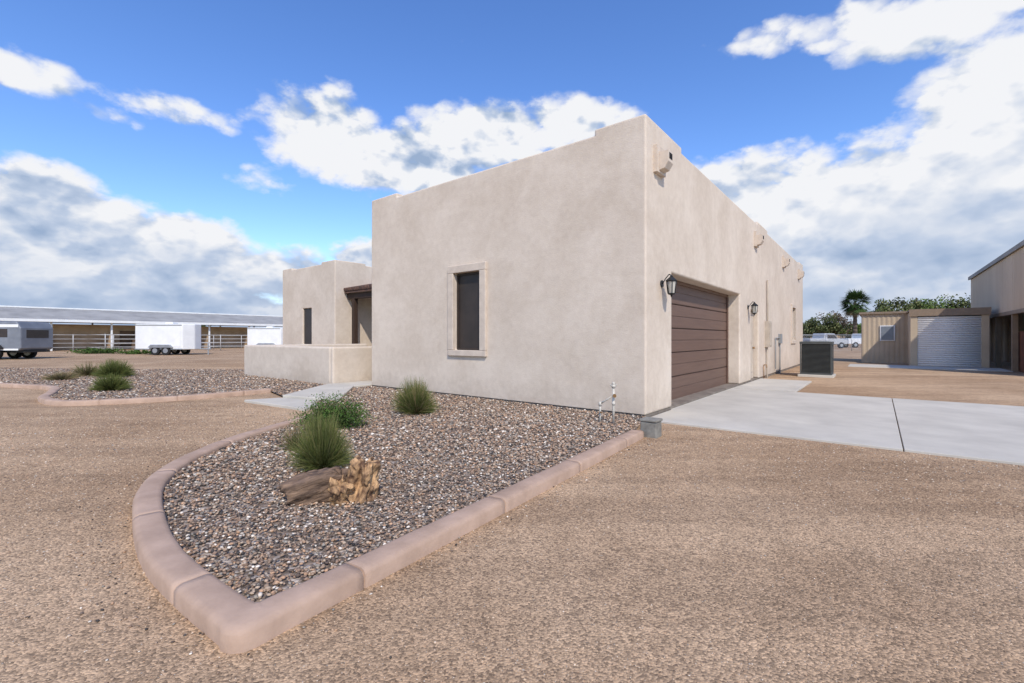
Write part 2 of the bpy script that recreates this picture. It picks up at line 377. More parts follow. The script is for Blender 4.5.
def curb(name,outer,side,width=.175,h=.098,joint=1.25,mitre=None):
    pts,Ln=resample(outer,.05)
    n=len(pts); inner=[]
    for i in range(n):
        a=pts[max(i-1,0)];c=pts[min(i+1,n-1)];d=(c-a).normalized()
        q=pts[i]+Vector((d.y,-d.x))*side*width
        if mitre and pts[i].y<mitre[1]: q=Vector(mitre[0])
        inner.append(q)
    prof=[(0,-.05),(0,h*.72),(.012,h*.9),(.035,h),(width-.035,h),(width-.012,h*.92),(width,h*.75),(width,-.05)]
    bm=NB(); prev=None; jn=int(joint/.05)
    def ring(p,q,sc):
        r=[]
        for (o,z) in prof:
            oo=.5+(o/width-.5)*(1-sc*.08); zz=z-(sc*.012 if z>0 else 0)
            v=p.lerp(q,oo); r.append(bm.verts.new((v.x,v.y,zz)))
        return r
    seq=[]
    for i in range(n):
        if i%jn==jn//2 and 0<i<n-1:
            d=(pts[i+1]-pts[i]).normalized()
            for off,sc in ((-.007,0),(-.003,1),(.003,1),(.007,0)): seq.append((pts[i]+d*off,inner[i]+d*off,sc))
        else: seq.append((pts[i],inner[i],0))
    first=None
    for p,q,sc in seq:
        r=ring(p,q,sc)
        if prev:
            for k in range(len(prof)-1):
                f=bm.faces.new((prev[k],prev[k+1],r[k+1],r[k])); f.smooth=(sc==0)
        else: first=r
        prev=r
    bm.faces.new(first); bm.faces.new(prev[::-1])
    for v in bm.verts:
        v.co.z+=.005*mnoise.noise(v.co*3)+.0015*mnoise.noise(v.co*15)
        v.co.x+=.003*mnoise.noise(v.co*6+Vector((9,0,0)))
    return mk(name,bm,CURB)
straight=[(1.72,5.95),(-.087,3.345),(-1.02,2.0)]
tip=[(-1.02,2.0),(-1.07,1.92),(-1.13,1.872),(-1.20,1.885),(-1.24,1.93)]
curve=catmull([(-1.24,1.93),(-1.62,2.2),(-2.07,2.561),(-2.57,3.094),(-3.01,3.667),(-3.28,4.244),(-3.42,4.870),(-3.45,5.658),(-3.33,6.6),(-3.25,7.4),(-3.5,8.2)],8)
outer1=straight[:-1]+tip+curve[1:]
curb('landscape_curb',outer1,1,mitre=((-1.169,2.102),1.985))
outer2=catmull([(-5.7,10.85),(-6.85,9.5),(-7.8,8.95),(-8.7,8.75),(-9.7,9.35),(-10.5,10.3),(-11.6,11.4),(-13.3,12.0),(-17,13.0),(-24,14.6)],8)
curb('landscape_curb',outer2,1)
ptsr,_=resample(outer1,.05)
def pip(px,py,poly):
    ins=np.zeros(len(px),bool); n=len(poly); j=n-1
    for i in range(n):
        xi,yi=poly[i];xj,yj=poly[j]
        c=((yi>py)!=(yj>py))&(px<(xj-xi)*(py-yi)/((yj-yi) or 1e-12)+xi)
        ins^=c; j=i
    return ins
cc,_=resample(curve[1:],.1)
inn=[]
for i,p in enumerate(cc):
    d=(cc[min(i+1,len(cc)-1)]-cc[max(i-1,0)]).normalized(); inn.append((p.x+d.y*.15,p.y-d.x*.15))
bed1c=[(1.6,6.05),(-.21,3.43),(-1.13,2.10)]+inn[1:]+[tuple(W(5.6,-2.5)[:2]),tuple(W(7.39,-.6)[:2]),tuple(W(7.39,-.02)[:2]),tuple(W(0.0,-.02)[:2])]
poly_sheet('bed_soil',bed1c,.045,BEDB)
o2,_=resample(outer2,.2); inn2=[]
for i,p in enumerate(o2):
    d=(o2[min(i+1,len(o2)-1)]-o2[max(i-1,0)]).normalized(); inn2.append((p.x+d.y*.14,p.y-d.x*.14))
bed2=inn2+[(-26,20),(-16,18.3),tuple(W(15.5,1.5)[:2]),tuple(W(14.1,-.52)[:2]),tuple(W(8.4,-.52)[:2]),tuple(W(7.0,-2.4)[:2])]
poly_sheet('bed_soil',bed2,.045,BEDB)
# ================================================================ stones
def ico(sub):
    bm=NB(); bmesh.ops.create_icosphere(bm,subdivisions=sub,radius=1); bm.verts.ensure_lookup_table()
    v=np.array([x.co[:] for x in bm.verts]); f=np.array([[y.index for y in x.verts] for x in bm.faces]); bm.free(); return v,f
def octa():
    v=np.array([(1,0,0),(-1,0,0),(0,1,0),(0,-1,0),(0,0,1),(0,0,-1)],float)
    f=np.array([(0,2,4),(2,1,4),(1,3,4),(3,0,4),(2,0,5),(1,2,5),(3,1,5),(0,3,5)]); return v,f
def fast_mesh(name,V,F,Cc,mat,smooth=False,k=3):
    me=bpy.data.meshes.new(name)
    me.vertices.add(len(V)); me.vertices.foreach_set('co',V.astype(np.float32).ravel())
    me.loops.add(F.size); me.loops.foreach_set('vertex_index',F.astype(np.int32).ravel())
    me.polygons.add(len(F)); me.polygons.foreach_set('loop_start',(np.arange(len(F))*k).astype(np.int32))
    try: me.polygons.foreach_set('loop_total',np.full(len(F),k,np.int32))
    except Exception: pass
    me.polygons.foreach_set('use_smooth',np.full(len(F),smooth))
    me.update(calc_edges=True)
    ca=me.color_attributes.new('Col','FLOAT_COLOR','POINT')
    ca.data.foreach_set('color',np.hstack([Cc,np.ones((len(Cc),1))]).astype(np.float32).ravel())
    me.materials.append(mat); me.validate()
    o=bpy.data.objects.new(name,me); COL.objects.link(o); return o
def stones(name,px,py,pz,size,pal,pw,base,flat=.62,jit=.22,smooth=False):
    bv,bf=base; n=len(px); nv=len(bv)
    sc=np.stack([size*rng.uniform(.75,1.35,n),size*rng.uniform(.65,1.1,n),size*rng.uniform(.7,1.1,n)*flat],1)
    v=bv[None]*(1+rng.normal(0,jit*.6,(n,nv,1)))*sc[:,None,:]
    t=rng.uniform(-.5,.5,n);c,s=np.cos(t)[:,None],np.sin(t)[:,None]
    y=v[:,:,1]*c-v[:,:,2]*s; z=v[:,:,1]*s+v[:,:,2]*c; x=v[:,:,0]
    t=rng.uniform(0,2*np.pi,n);c,s=np.cos(t)[:,None],np.sin(t)[:,None]
    X=x*c-y*s;Y=x*s+y*c
    V=np.stack([X+px[:,None],Y+py[:,None],z+pz[:,None]],2).reshape(-1,3)
    F=(bf[None]+(np.arange(n)*nv)[:,None,None]).reshape(-1,3)
    pal=np.array(pal); idx=rng.choice(len(pal),n,p=np.array(pw)/sum(pw))
    col=pal[idx]*rng.uniform(.75,1.25,(n,1))
    Cc=np.repeat(col,nv,0)
    return fast_mesh(name,V,F,Cc,STONE,smooth)
PAL=[(.26,.17,.115),(.37,.255,.17),(.14,.10,.075),(.44,.33,.23),(.68,.59,.48),(.065,.055,.047),(.29,.25,.20),(.46,.28,.165)]
PW=[.23,.2,.16,.12,.08,.10,.09,.09]
def sample(poly,n,wt=None):
    P=np.array(poly); lo=P.min(0);hi=P.max(0)
    x=rng.uniform(lo[0],hi[0],n*3);y=rng.uniform(lo[1],hi[1],n*3)
    k=pip(x,y,poly); return x[k],y[k]
x,y=sample(bed1c,42000)
keep=rng.uniform(0,1,len(x))<np.clip(3.2/np.hypot(x,y),.3,1); x=x[keep];y=y[keep]
d=np.hypot(x,y)
sz=rng.uniform(.0065,.0140,len(x))*np.clip(d/3.8,1,1.6)
stones('gravel',x,y,.05+rng.uniform(0,.013,len(x)),sz,PAL,PW,ico(1),smooth=True)
x,y=sample(bed2,20000)
stones('gravel',x,y,.05+rng.uniform(0,.015,len(x)),rng.uniform(.016,.030,len(x)),PAL,PW,octa())
n=90000
r=1.3+rng.uniform(0,1,n)**1.25*10; t=rng.uniform(-1.0,1.0,n); x=r*np.sin(t);y=r*np.cos(t)
exclp=[(p[0],p[1]) for p in outer1]+[tuple(W(5.05,-2.9)[:2]),tuple(W(7.4,0)[:2]),tuple(W(0,0)[:2])]
excl=pip(x,y,exclp)
excl|=pip(x,y,bed2)
lx=(x-C.x)*math.cos(TH)+(y-C.y)*math.sin(TH); ly=-(x-C.x)*math.sin(TH)+(y-C.y)*math.cos(TH)
excl|=(lx<0)&(ly>0); excl|=(lx>-.05)&(ly>-.12)&(ly<5.65); excl|=(lx<-5)&(lx>-8.4)&(ly>-3.2)
x=x[~excl];y=y[~excl];d=np.hypot(x,y)
GP=[(.43,.29,.18),(.52,.38,.25),(.28,.185,.12),(.64,.53,.41),(.13,.095,.075),(.44,.265,.155),(.34,.31,.27)]
stones('pebbles',x,y,rng.uniform(-.001,.0015,len(x)),rng.uniform(.0018,.0052,len(x))*np.clip(d/3.2,.8,2.4),GP,[.27,.20,.20,.07,.11,.1,.05],octa())
n=900; k=rng.integers(0,len(ptsr),n); px=np.array([ptsr[i].x for i in k])+rng.normal(-.05,.16,n);py=np.array([ptsr[i].y for i in k])+rng.normal(-.05,.16,n)
ok=~pip(px,py,exclp)
stones('stray_gravel',px[ok],py[ok],np.full(ok.sum(),.004),rng.uniform(.005,.010,ok.sum()),PAL,PW,ico(1),smooth=True)
# ================================================================ plants
def tuft(name,x,y,z,rad,h,nb,cols,width=.004,core=.35,droop=.25,tmax=1.5,rough_=.2):
    V=[];F=[];Cc=[]
    cols=np.array(cols)
    for i in range(nb):
        az=random.uniform(0,2*math.pi); tl=tmax*random.random()**.75
        br=random.random()**.5*rad*core*.8
        p=Vector((x+math.cos(az)*br,y+math.sin(az)*br,z))
        az2=az+random.uniform(-.5,.5)
        out=Vector((math.cos(az2),math.sin(az2),0))
        lump=1+rough_*mnoise.noise(Vector((math.cos(az2)*1.5,math.sin(az2)*1.5,tl*2+x)))
        k=random.uniform(.6,1.08)*lump
        tip=Vector((x,y,z))+out*rad*math.sin(tl)*k+Vector((0,0,1))*h*max(math.cos(tl),.04)*k
        mid=p.lerp(tip,.5)+Vector((0,0,1))*droop*h*.35*math.sin(tl)
        side=(tip-p).cross(Vector((random.uniform(-1,1),random.uniform(-1,1),.3))).normalized()
        w=width*random.uniform(.7,1.3)
        col=cols[random.randrange(len(cols))]*random.uniform(.7,1.3)
        ns=3; base=len(V)
        for s in range(ns+1):
            t=s/ns; q=p*(1-t)**2+mid*2*t*(1-t)+tip*t*t
            ww=w*(1-t*.8)
            V.append(q-side*ww);V.append(q+side*ww)
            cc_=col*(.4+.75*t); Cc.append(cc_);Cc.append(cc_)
            if s: F.append((base+2*s-2,base+2*s-1,base+2*s+1,base+2*s))
    return fast_mesh(name,np.array([tuple(v) for v in V]),np.array(F),np.array(Cc),LEAF,False,4)
G1=[(.10,.12,.03),(.07,.095,.025),(.16,.165,.05),(.12,.14,.035)]
G2=[(.055,.11,.018),(.075,.14,.024),(.04,.075,.015),(.09,.13,.03)]
DRY=[(.30,.22,.11),(.22,.155,.08),(.17,.13,.065)]
tuft('desert_grass',-1.80,4.36,.05,.31,.52,5200,G1+[(.20,.175,.075)],width=.0026,rough_=.3)
tuft('desert_grass',-1.58,7.55,.05,.42,.56,4000,G1+DRY[:1],width=.0036,rough_=.3)
tuft('desert_grass',-9.55,10.9,.05,.44,.40,2200,G1,width=.006)
tuft('desert_grass',-12.7,14.6,.05,.6,.58,2600,G1,width=.007)
tuft('dry_shrub',-13.5,13.7,.05,.55,.28,700,DRY+G1[:1],width=.006)
tuft('dry_shrub',-14.1,15.2,.05,.6,.5,700,DRY+G1[:2],width=.006)
tuft('dry_shrub',-2.42,5.15,.05,.26,.33,520,DRY+G1[:2],width=.0026)
def leafy(name,x,y,z,rx,ry,h,nl,cols,ls=.018,stems=40):
    cols=np.array(cols);V=[];F=[];Cc=[]
    for s in range(stems):
        az=random.uniform(0,6.283);rr=random.random()**.5
        tipv=Vector((x+math.cos(az)*rx*rr,y+math.sin(az)*ry*rr,z+h*math.sqrt(max(.08,1-rr*rr))*random.uniform(.7,1.15)))
        b0=Vector((x+math.cos(az)*rx*rr*.2,y+math.sin(az)*ry*rr*.2,z))
        side=Vector((random.uniform(-1,1),random.uniform(-1,1),0)).normalized()*.003
        bi=len(V)
        V+= [b0-side,b0+side,tipv+side*.4,tipv-side*.4]; F.append((bi,bi+1,bi+2,bi+3)); Cc+=[np.array((.12,.08,.05))]*4
        shade=random.uniform(.65,1.3)
        for k in range(nl//stems):
            t=random.uniform(.3,1.0); q=b0.lerp(tipv,t)+Vector((random.gauss(0,1),random.gauss(0,1),random.gauss(0,.7)))*(.05*h/.35)
            if q.z<z+.01: q.z=z+.01
            a=Vector((random.gauss(0,1),random.gauss(0,1),random.gauss(0,1)+.5)).normalized()
            u=a.orthogonal().normalized();w=a.cross(u);l=ls*random.uniform(.6,1.3)
            u=(u*math.cos(k)+w*math.sin(k));w=a.cross(u)
            bi=len(V); V+=[q-u*l,q-w*l*.4,q+u*l,q+w*l*.4]; F.append((bi,bi+1,bi+2,bi+3))
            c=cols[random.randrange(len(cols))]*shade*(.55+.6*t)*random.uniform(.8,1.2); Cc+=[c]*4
    return fast_mesh(name,np.array([tuple(v) for v in V]),np.array(F),np.array(Cc),LEAF,False,4)
leafy('green_shrub',-2.50,6.35,.05,.52,.42,.44,8500,G2,.016,120)
leafy('weed_patch',-34,38,.0,3.0,1.2,.5,2200,G2,.08,70)
leafy('weed_patch',-30,37,.0,2.0,1.0,.35,1200,G2,.08,50)
# ================================================================ petrified wood
def log_piece(name,loc,rot,L_,r0,r1,mat,seed,jag=.25,flute=.12,hollow=None,rough_=.1):
    bm=NB(); nr=64; ns=44; rings=[]
    ph=[random.Random(seed+k).uniform(0,6.28) for k in range(6)]
    for s in range(ns+1):
        t=s/ns; ring=[]
        for i in range(nr):
            a=2*math.pi*i/nr; ca,sa=math.cos(a),math.sin(a)
            R=(r0+(r1-r0)*t)*(1+flute*math.sin(3*a+ph[0]+t*.8)+flute*.6*math.sin(5*a+ph[1])+flute*.4*math.sin(9*a+ph[2]-t)+rough_*1.6*mnoise.noise(Vector((ca*2.5,sa*2.5,t*3+seed))))
            R*=1+rough_*mnoise.noise(Vector((ca*6,sa*6,t*8+seed)))
            R*=min(1,.80/max(abs(math.cos(a-ph[3])),.01)) if abs(math.cos(a-ph[3]))>.80 else 1
            endj=jag*(mnoise.noise(Vector((ca*1.6,sa*1.6,seed+5)))+.5*mnoise.noise(Vector((ca*6,sa*6,seed+7))))
            zz=L_*(t-.5)+(L_*endj*(t**3) if t>.5 else L_*endj*.6*((1-t)**3))
            e_=min(t,1-t)
            if e_<.12: R*=math.sqrt(max(0,1-(1-e_/.12)**2))*.28+.72
            if hollow:
                for (ha,ht,hr,hd) in hollow:
                    da=(a-ha+math.pi)%(2*math.pi)-math.pi
                    q=math.hypot(da*R/ (L_*.5),(t-ht))/hr
                    if q<1: R*=1-hd*(1-q*q)
            ring.append(bm.verts.new((ca*R,sa*R,zz)))
        rings.append(ring)
    for A,B in zip(rings,rings[1:]):
        for i in range(nr):
            j=(i+1)%nr; bm.faces.new((A[i],A[j],B[j],B[i]))
    for ring,e_ in ((rings[0],-1),(rings[-1],1)):
        c0=sum((v.co for v in ring),Vector())/nr; pr=ring
        for k in (.66,.33):
            nr_=[bm.verts.new(c0.lerp(v.co,k)+Vector((0,0,(random.random()-.5)*.012-e_*.015*(1-k)))) for v in ring]
            for i in range(nr):
                j=(i+1)%nr; bm.faces.new((pr[i],pr[j],nr_[j],nr_[i]))
            pr=nr_
        cv=bm.verts.new(c0-Vector((0,0,e_*.02)))
        for i in range(nr): bm.faces.new((pr[i],pr[(i+1)%nr],cv))
    o=mk(name,bm,mat,smooth=True); o.location=loc; o.rotation_euler=rot; return o
log_piece('petrified_wood_log',(-1.50,3.53,.14),(.15,math.radians(72),.25),.42,.155,.11,PETRIZ,3,jag=.3,flute=.07)
pw=empty('petrified_wood_stump')
for a_ in (
 ((-1.17,3.56,.185),(.12,.15,.5),.33,.115,.105,PETRO,11,.25,.16,[(-2.2,.45,.42,.55),(-.7,.72,.3,.5)],.22),
 ((-1.30,3.47,.12),(.35,-.5,1.2),.22,.10,.08,PETRO,19,.3,.16,[(-1.4,.6,.4,.5)],.22)):
    o=log_piece('chunk',*a_); o.parent=pw
# ================================================================ riser pipe + utility box
rp=empty('irrigation_riser',Matrix.Translation((1.47,6.62,0.03)))
bm=NB()
cyl(bm,(0,0,0),(0,0,.55),.017); cyl(bm,(0,0,.55),(0,0,.60),.028,.028); cyl(bm,(0,0,.60),(0,0,.635),.03,.012)
cyl(bm,(0,0,.30),(0,0,.34),.024); cyl(bm,(-.05,.0,.585),(.05,0,.585),.012)
cyl(bm,(-.17,.12,0),(-.17,.12,.30),.015); cyl(bm,(-.17,.12,.30),(-.02,.02,.42),.013); cyl(bm,(-.17,.12,.27),(-.17,.12,.33),.024)
mk('pipes',bm,PVC,parent=rp)
bm=NB(); cyl(bm,(0,-.015,.44),(0,-.06,.44),.009); cyl(bm,(0,-.06,.44),(0,-.068,.44),.028); cyl(bm,(-.17,.10,.18),(-.17,.05,.18),.012)
mk('valve',bm,COPPER,parent=rp)
bx=empty('utility_box',Matrix.Translation((1.84,6.05,0))@Matrix.Rotation(TH,4,'Z'))
bm=NB(); prism(bm,[(-.11,-.1),(.11,-.1),(.11,.1),(-.11,.1)],'z',-.02,.20); mk('case',bm,GREYBOX,parent=bx,bevel=.015)
bm=NB(); box(bm,-.12,.12,-.11,.11,.202,.235); mk('lid',bm,GREYBOX,parent=bx,bevel=.01)
# ================================================================ right: metal building, sheds
mb=empty('metal_building',LOC.copy())
bm=NB()
X0=6.95
def corrug(bm,x,y0,y1,z0,z1,p=.3,dep=.03,mi=0,axis='y'):
    n=int((y1-y0)/p); prev=None
    for i in range(n*4+1):
        t=y0+(y1-y0)*i/(n*4); o=dep if i%4 in (1,2) else 0
        if axis=='y': a=bm.verts.new((x-o,t,z0)); c=bm.verts.new((x-o,t,z1))
        else: a=bm.verts.new((t,x-o,z0)); c=bm.verts.new((t,x-o,z1))
        if prev: f=bm.faces.new((prev[0],a,c,prev[1])); f.material_index=mi
        prev=(a,c)
YB=15.8
corrug(bm,X0,YB,29,2.35,4.55,dep=.045)
corrug(bm,29,X0,16,0,4.55,axis='x')
corrug(bm,YB,X0,16,0,4.55,axis='x')
mk('upper_siding',bm,TAUPE,parent=mb)
bm=NB(); prism(bm,[(X0-.12,4.55),(X0-.12,4.72),(11.5,5.9),(16,4.7),(16,4.55),(11.5,5.75)],'y',YB-.2,29.2); mk('roof',bm,LGREY,parent=mb)
bm=NB()
for k in range(5): box(bm,X0-.02,X0+.14,YB+.05+k*3.1,YB+.2+k*3.1,0,2.35)
box(bm,X0-.05,X0+.1,YB+.01,29,2.22,2.36)
mk('posts',bm,SHEDB,parent=mb)
bm=NB()
corrug(bm,X0+.2,YB+.1,19.3,0,1.55,p=.25,dep=.03)
mk('rust_panels',bm,RUST,parent=mb)
bm=NB(); box(bm,X0+3,X0+3.1,YB+.1,28.9,0,4.5); mk('inner_wall',bm,DARK,parent=mb)
sh=empty('storage_shed',LOC.copy())
bm=NB()
xa,xb,yf=4.05,6.6,21.1
corrug(bm,xa,yf,yf+3,0,2.5,p=.3,dep=.02)
box(bm,xa,xa+.24,yf,yf+.08,0,2.3); box(bm,xb-.24,xb,yf,yf+.08,0,2.3)
mk('walls',bm,SHEDT,parent=sh)
bm=NB(); box(bm,xa-.05,xb+.05,yf-.06,yf+.1,2.3,2.62); box(bm,xa-.05,xb+.05,yf+.1,yf+3.1,2.55,2.62); mk('fascia_and_roof',bm,SHEDB,parent=sh)
bm=NB()
for k in range(23):
    z=.02+k*.098; cyl(bm,(xa+.24,yf+.06,z+.045),(xb-.24,yf+.06,z+.045),.052,seg=8)
mk('rollup_door',bm,ROLL,parent=sh)
bm=NB(); box(bm,xa+.2,xb-.2,yf+.15,yf+.2,0,2.4); mk('backing',bm,DARK,parent=sh)
sh2=empty('tan_shed',LOC.copy())
xa2,xb2,y2=2.2,4.0,23.6
bm=NB(); box(bm,xa2+.02,xb2+.9,y2+.02,y2+3.5,0,2.55); 
corrug(bm,y2,xa2,xb2+.4,0,2.55,p=.20,dep=.016,axis='x'); corrug(bm,xa2,y2,y2+3.5,0,2.55,p=.22,dep=.02)
mk('walls',bm,SHEDT,parent=sh2)
bm=NB(); box(bm,xa2-.12,xb2+1,y2-.12,y2+3.6,2.553,2.66); mk('roof',bm,SHEDB,parent=sh2)
bm=NB(); box(bm,xa2+.75,xa2+1.35,y2-.07,y2-.02,1.15,1.95); mk('window',bm,WHITE,parent=sh2)
bm=NB(); box(bm,xa2+.8,xa2+1.3,y2-.09,y2-.073,1.2,1.9); mk('glass',bm,M('glass_grey',(.2,.22,.25),rough=.2),parent=sh2)
bm=NB(); box(bm,1.8,6.9,18.6,21.0,-.05,.03); mk('shed_apron',bm,CONC,mw=LOC.copy(),bevel=.01)
def chainlink(name,p0,p1,h=1.5,sp=.14):
    e=empty(name); p0=Vector((*p0,0));p1=Vector((*p1,0));L=(p1-p0).length;d=(p1-p0)/L
    bm=NB(); n=int(L/2.6)
    for i in range(n+1):
        q=p0+d*(L*i/n); cyl(bm,q,q+Vector((0,0,h+.06)),.03,seg=8)
    cyl(bm,p0+Vector((0,0,h)),p1+Vector((0,0,h)),.02,seg=6)
    mk('posts_and_rail',bm,STEEL,parent=e)
    bm=NB(); k=int(L/sp)
    for i in range(-int(h/sp),k):
        for s in (0,1):
            t0=i*sp;t1=t0+h
            za,zb=0,h
            if t0<0: za=-t0;t0=0
            if t1>L: zb=h-(t1-L);t1=L
            if s: za,zb=h-za,h-zb
            cyl(bm,p0+d*t0+Vector((0,0,za)),p0+d*t1+Vector((0,0,zb)),.004,seg=3,caps=False)
    mk('wire_mesh',bm,STEEL,parent=e); return e
chainlink('chain_link_fence',(13.0,32),(26,29.0))
chainlink('chain_link_fence',(16,46),(42,46),1.6,.2)
def simple_house(name,loc,rot,w,dp,h,rh,wm,rm):
    e=empty(name,Matrix.Translation(loc)@Matrix.Rotation(rot,4,'Z'))
    bm=NB(); box(bm,-w/2,w/2,-dp/2,dp/2,0,h); mk('walls',bm,wm,parent=e)
    bm=NB(); prism(bm,[(-dp/2-.5,h),(0,h+rh),(dp/2+.5,h),(dp/2+.5,h-.1),(-dp/2-.5,h-.1)],'x',-w/2-.4,w/2+.4); mk('roof',bm,rm,parent=e)
    bm=NB()
    for k in range(4):
        xx=-w/2+w*(k+.5)/4; box(bm,xx-.6,xx+.6,-dp/2-.04,-dp/2-.002,.9,2.1)
    mk('windows',bm,SCREEN,parent=e)
simple_house('distant_house',(78,118,0),.1,15,8,2.7,1.6,BARNWALL,M('shingle',(.30,.28,.27)))
bm=NB(); cyl(bm,(69,78,0),(69,78,8.2),.16,.1); box(bm,67.8,70.2,77.9,78.05,7.4,7.55); mk('utility_pole',bm,WOOD)
def wheel(bm,x,y,z,r,w,mr,mh):
    cyl(bm,(x,y-w/2,z),(x,y+w/2,z),r,mi=mr,seg=24); cyl(bm,(x,y-w/2-.012,z),(x,y+w/2+.012,z),r*.55,mi=mh,seg=16)
def pickup(loc,rot,mat):
    e=empty('parked_pickup_truck',Matrix.Translation(loc)@Matrix.Rotation(rot,4,'Z'))
    bm=NB(); prism(bm,[(-2.7,.5),(2.6,.5),(2.7,.75),(2.6,1.1),(1.3,1.2),(.75,1.85),(-.65,1.88),(-.8,1.25),(-2.7,1.22)],'y',-.95,.95); mk('body',bm,mat,parent=e,bevel=.08,seg=3)
    bm=NB(); prism(bm,[(1.15,1.25),(.68,1.75),(-.55,1.77),(-.6,1.25)],'y',-.965,-.952); prism(bm,[(1.15,1.25),(.68,1.75),(-.55,1.77),(-.6,1.25)],'y',.952,.965); mk('windows',bm,SCREEN,parent=e)
    bm=NB()
    for xx in (-1.7,1.7):
        for yy in (-.85,.85): wheel(bm,xx,yy,.38,.38,.26,0,1)
    mk('wheels',bm,[RUBBER,STEEL],parent=e)
pickup((39.5,58,0),.15,M('silver_paint',(.45,.46,.47),rough=.4))
pickup((47.5,62,0),.05,M('white_paint',(.72,.72,.71),rough=.4))
# ================================================================ trees
def palm(loc,h):
    e=empty('palm_tree',Matrix.Translation(loc))
    bm=NB()
    for i in range(12):
        z0=h*i/12;z1=h*(i+1)/12; r=.30-.10*i/12
        cyl(bm,(0,0,z0),(0,0,z1),r+.02,r-.02,seg=10)
    mk('trunk',bm,BARK,parent=e)
    V=[];F=[];Cc=[]
    for i in range(100):
        az=random.uniform(0,6.283); el=random.uniform(-1.1,1.35); out=Vector((math.cos(az),math.sin(az),0)); up=Vector((0,0,1))
        L=random.uniform(1.6,2.4); dead=el<-.75
        base=Vector((0,0,h)); d=out*math.cos(el)+up*math.sin(el); side=out.cross(up)
        col=np.array((.16,.12,.06)) if dead else np.array((.05,.085,.022))*random.uniform(.6,1.5)
        q=base+d*L*.5
        bi=len(V);V+=[base-side*.02,base+side*.02,q+side*.02,q-side*.02];F.append((bi,bi+1,bi+2,bi+3));Cc+=[col]*4
        for k in range(13):
            t=(k-6)/6*1.25; dd=(d*math.cos(t)+side*math.sin(t)).normalized()
            tipp=q+dd*L*.55*random.uniform(.85,1.1)-up*.22*L*abs(math.sin(t))-up*.1
            w=dd.cross(d.cross(side)).normalized()*.06
            m_=q.lerp(tipp,.5)
            bi=len(V);V+=[q,m_-w,tipp,m_+w];F.append((bi,bi+1,bi+2,bi+3));Cc+=[col*random.uniform(.8,1.2)]*4
    o=fast_mesh('fronds',np.array([tuple(v) for v in V]),np.array(F),np.array(Cc),LEAF,False,4); o.parent=e
palm((48.8,65,0),6.3)
def tree(name,loc,h,r,nl=4200,cols=G2,ls=.2,seed=1):
    rnd=random.Random(seed); e=empty(name,Matrix.Translation(loc))
    bm=NB(); th=h*.35
    cyl(bm,(0,0,0),(0,0,th),.22,.16,seg=8); V=[];F=[];Cc=[]
    cl=[]
    for i in range(20):
        az=rnd.uniform(0,6.283);rr=r*rnd.uniform(.2,.95);z=h*rnd.uniform(.4,.92); rr*=math.sqrt(max(.15,1-((z/h-.6)/.42)**2))
        c=Vector((math.cos(az)*rr,math.sin(az)*rr,z)); cl.append((c,r*rnd.uniform(.25,.45),rnd.uniform(.6,1.35)))
        cyl(bm,(0,0,th*rnd.uniform(.7,1)),c,.08,.02,seg=5)
    mk('trunk_and_limbs',bm,BARK,parent=e)
    for c,cr,shd in cl:
        for k in range(nl//20):
            d=Vector((rnd.gauss(0,1),rnd.gauss(0,1),rnd.gauss(0,.8))).normalized()*cr*rnd.random()**.4
            q=c+d; a=Vector((rnd.gauss(0,1),rnd.gauss(0,1),rnd.gauss(0,1))).normalized(); u=a.orthogonal().normalized();w=a.cross(u);l=ls*rnd.uniform(.6,1.3)
            bi=len(V);V+=[q-u*l,q-w*l*.5,q+u*l,q+w*l*.5];F.append((bi,bi+1,bi+2,bi+3))
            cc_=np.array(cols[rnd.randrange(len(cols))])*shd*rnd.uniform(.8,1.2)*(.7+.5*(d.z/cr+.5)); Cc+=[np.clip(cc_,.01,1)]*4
    o=fast_mesh('crown',np.array([tuple(v) for v in V]),np.array(F),np.array(Cc),LEAF,False,4); o.parent=e
OL=[(.07,.09,.03),(.10,.115,.04),(.05,.07,.022),(.14,.14,.055)]
G3=[(.09,.14,.025),(.12,.17,.035),(.07,.10,.02)]
tree('leafy_tree',(60,70,0),7.2,3.8,seed=2,cols=OL)
tree('leafy_tree',(65,71,0),6.7,4.2,seed=3,cols=G3)
tree('leafy_tree',(70.5,73,0),7.9,4.0,seed=4,cols=OL)
tree('leafy_tree',(76,73,0),6.8,4.2,seed=5,cols=G3)
tree('leafy_tree',(56,82,0),5.0,3.0,seed=12,cols=OL)
tree('bare_tree',(62,88,0),6.0,3.2,nl=1400,seed=6,cols=[(.14,.10,.07),(.1,.08,.05)])
tree('leafy_tree',(66,104,0),4.9,3.6,seed=8,cols=OL)
tree('leafy_tree',(76,102,0),4.6,3.4,seed=9,cols=G3)
V=[];F=[];Cc=[]
for i in range(14000):
    az=random.uniform(-1.25,1.25); R=random.uniform(170,210); hh=(3.8+2.4*mnoise.noise(Vector((az*14,0,0)))+1.8*mnoise.noise(Vector((az*50,3,0))))
    q=Vector((R*math.sin(az),R*math.cos(az),random.uniform(0,max(1.2,hh))))
    a=Vector((random.gauss(0,1),random.gauss(0,1),random.gauss(0,1))).normalized();u=a.orthogonal().normalized();w=a.cross(u);l=random.uniform(.6,1.2)
    bi=len(V);V+=[q-u*l,q-w*l*.6,q+u*l,q+w*l*.6];F.append((bi,bi+1,bi+2,bi+3))
    Cc+=[np.array(random.choice(OL))*random.uniform(.7,1.3)]*4
fast_mesh('distant_trees',np.array([tuple(v) for v in V]),np.array(F),np.array(Cc),LEAF,False,4)
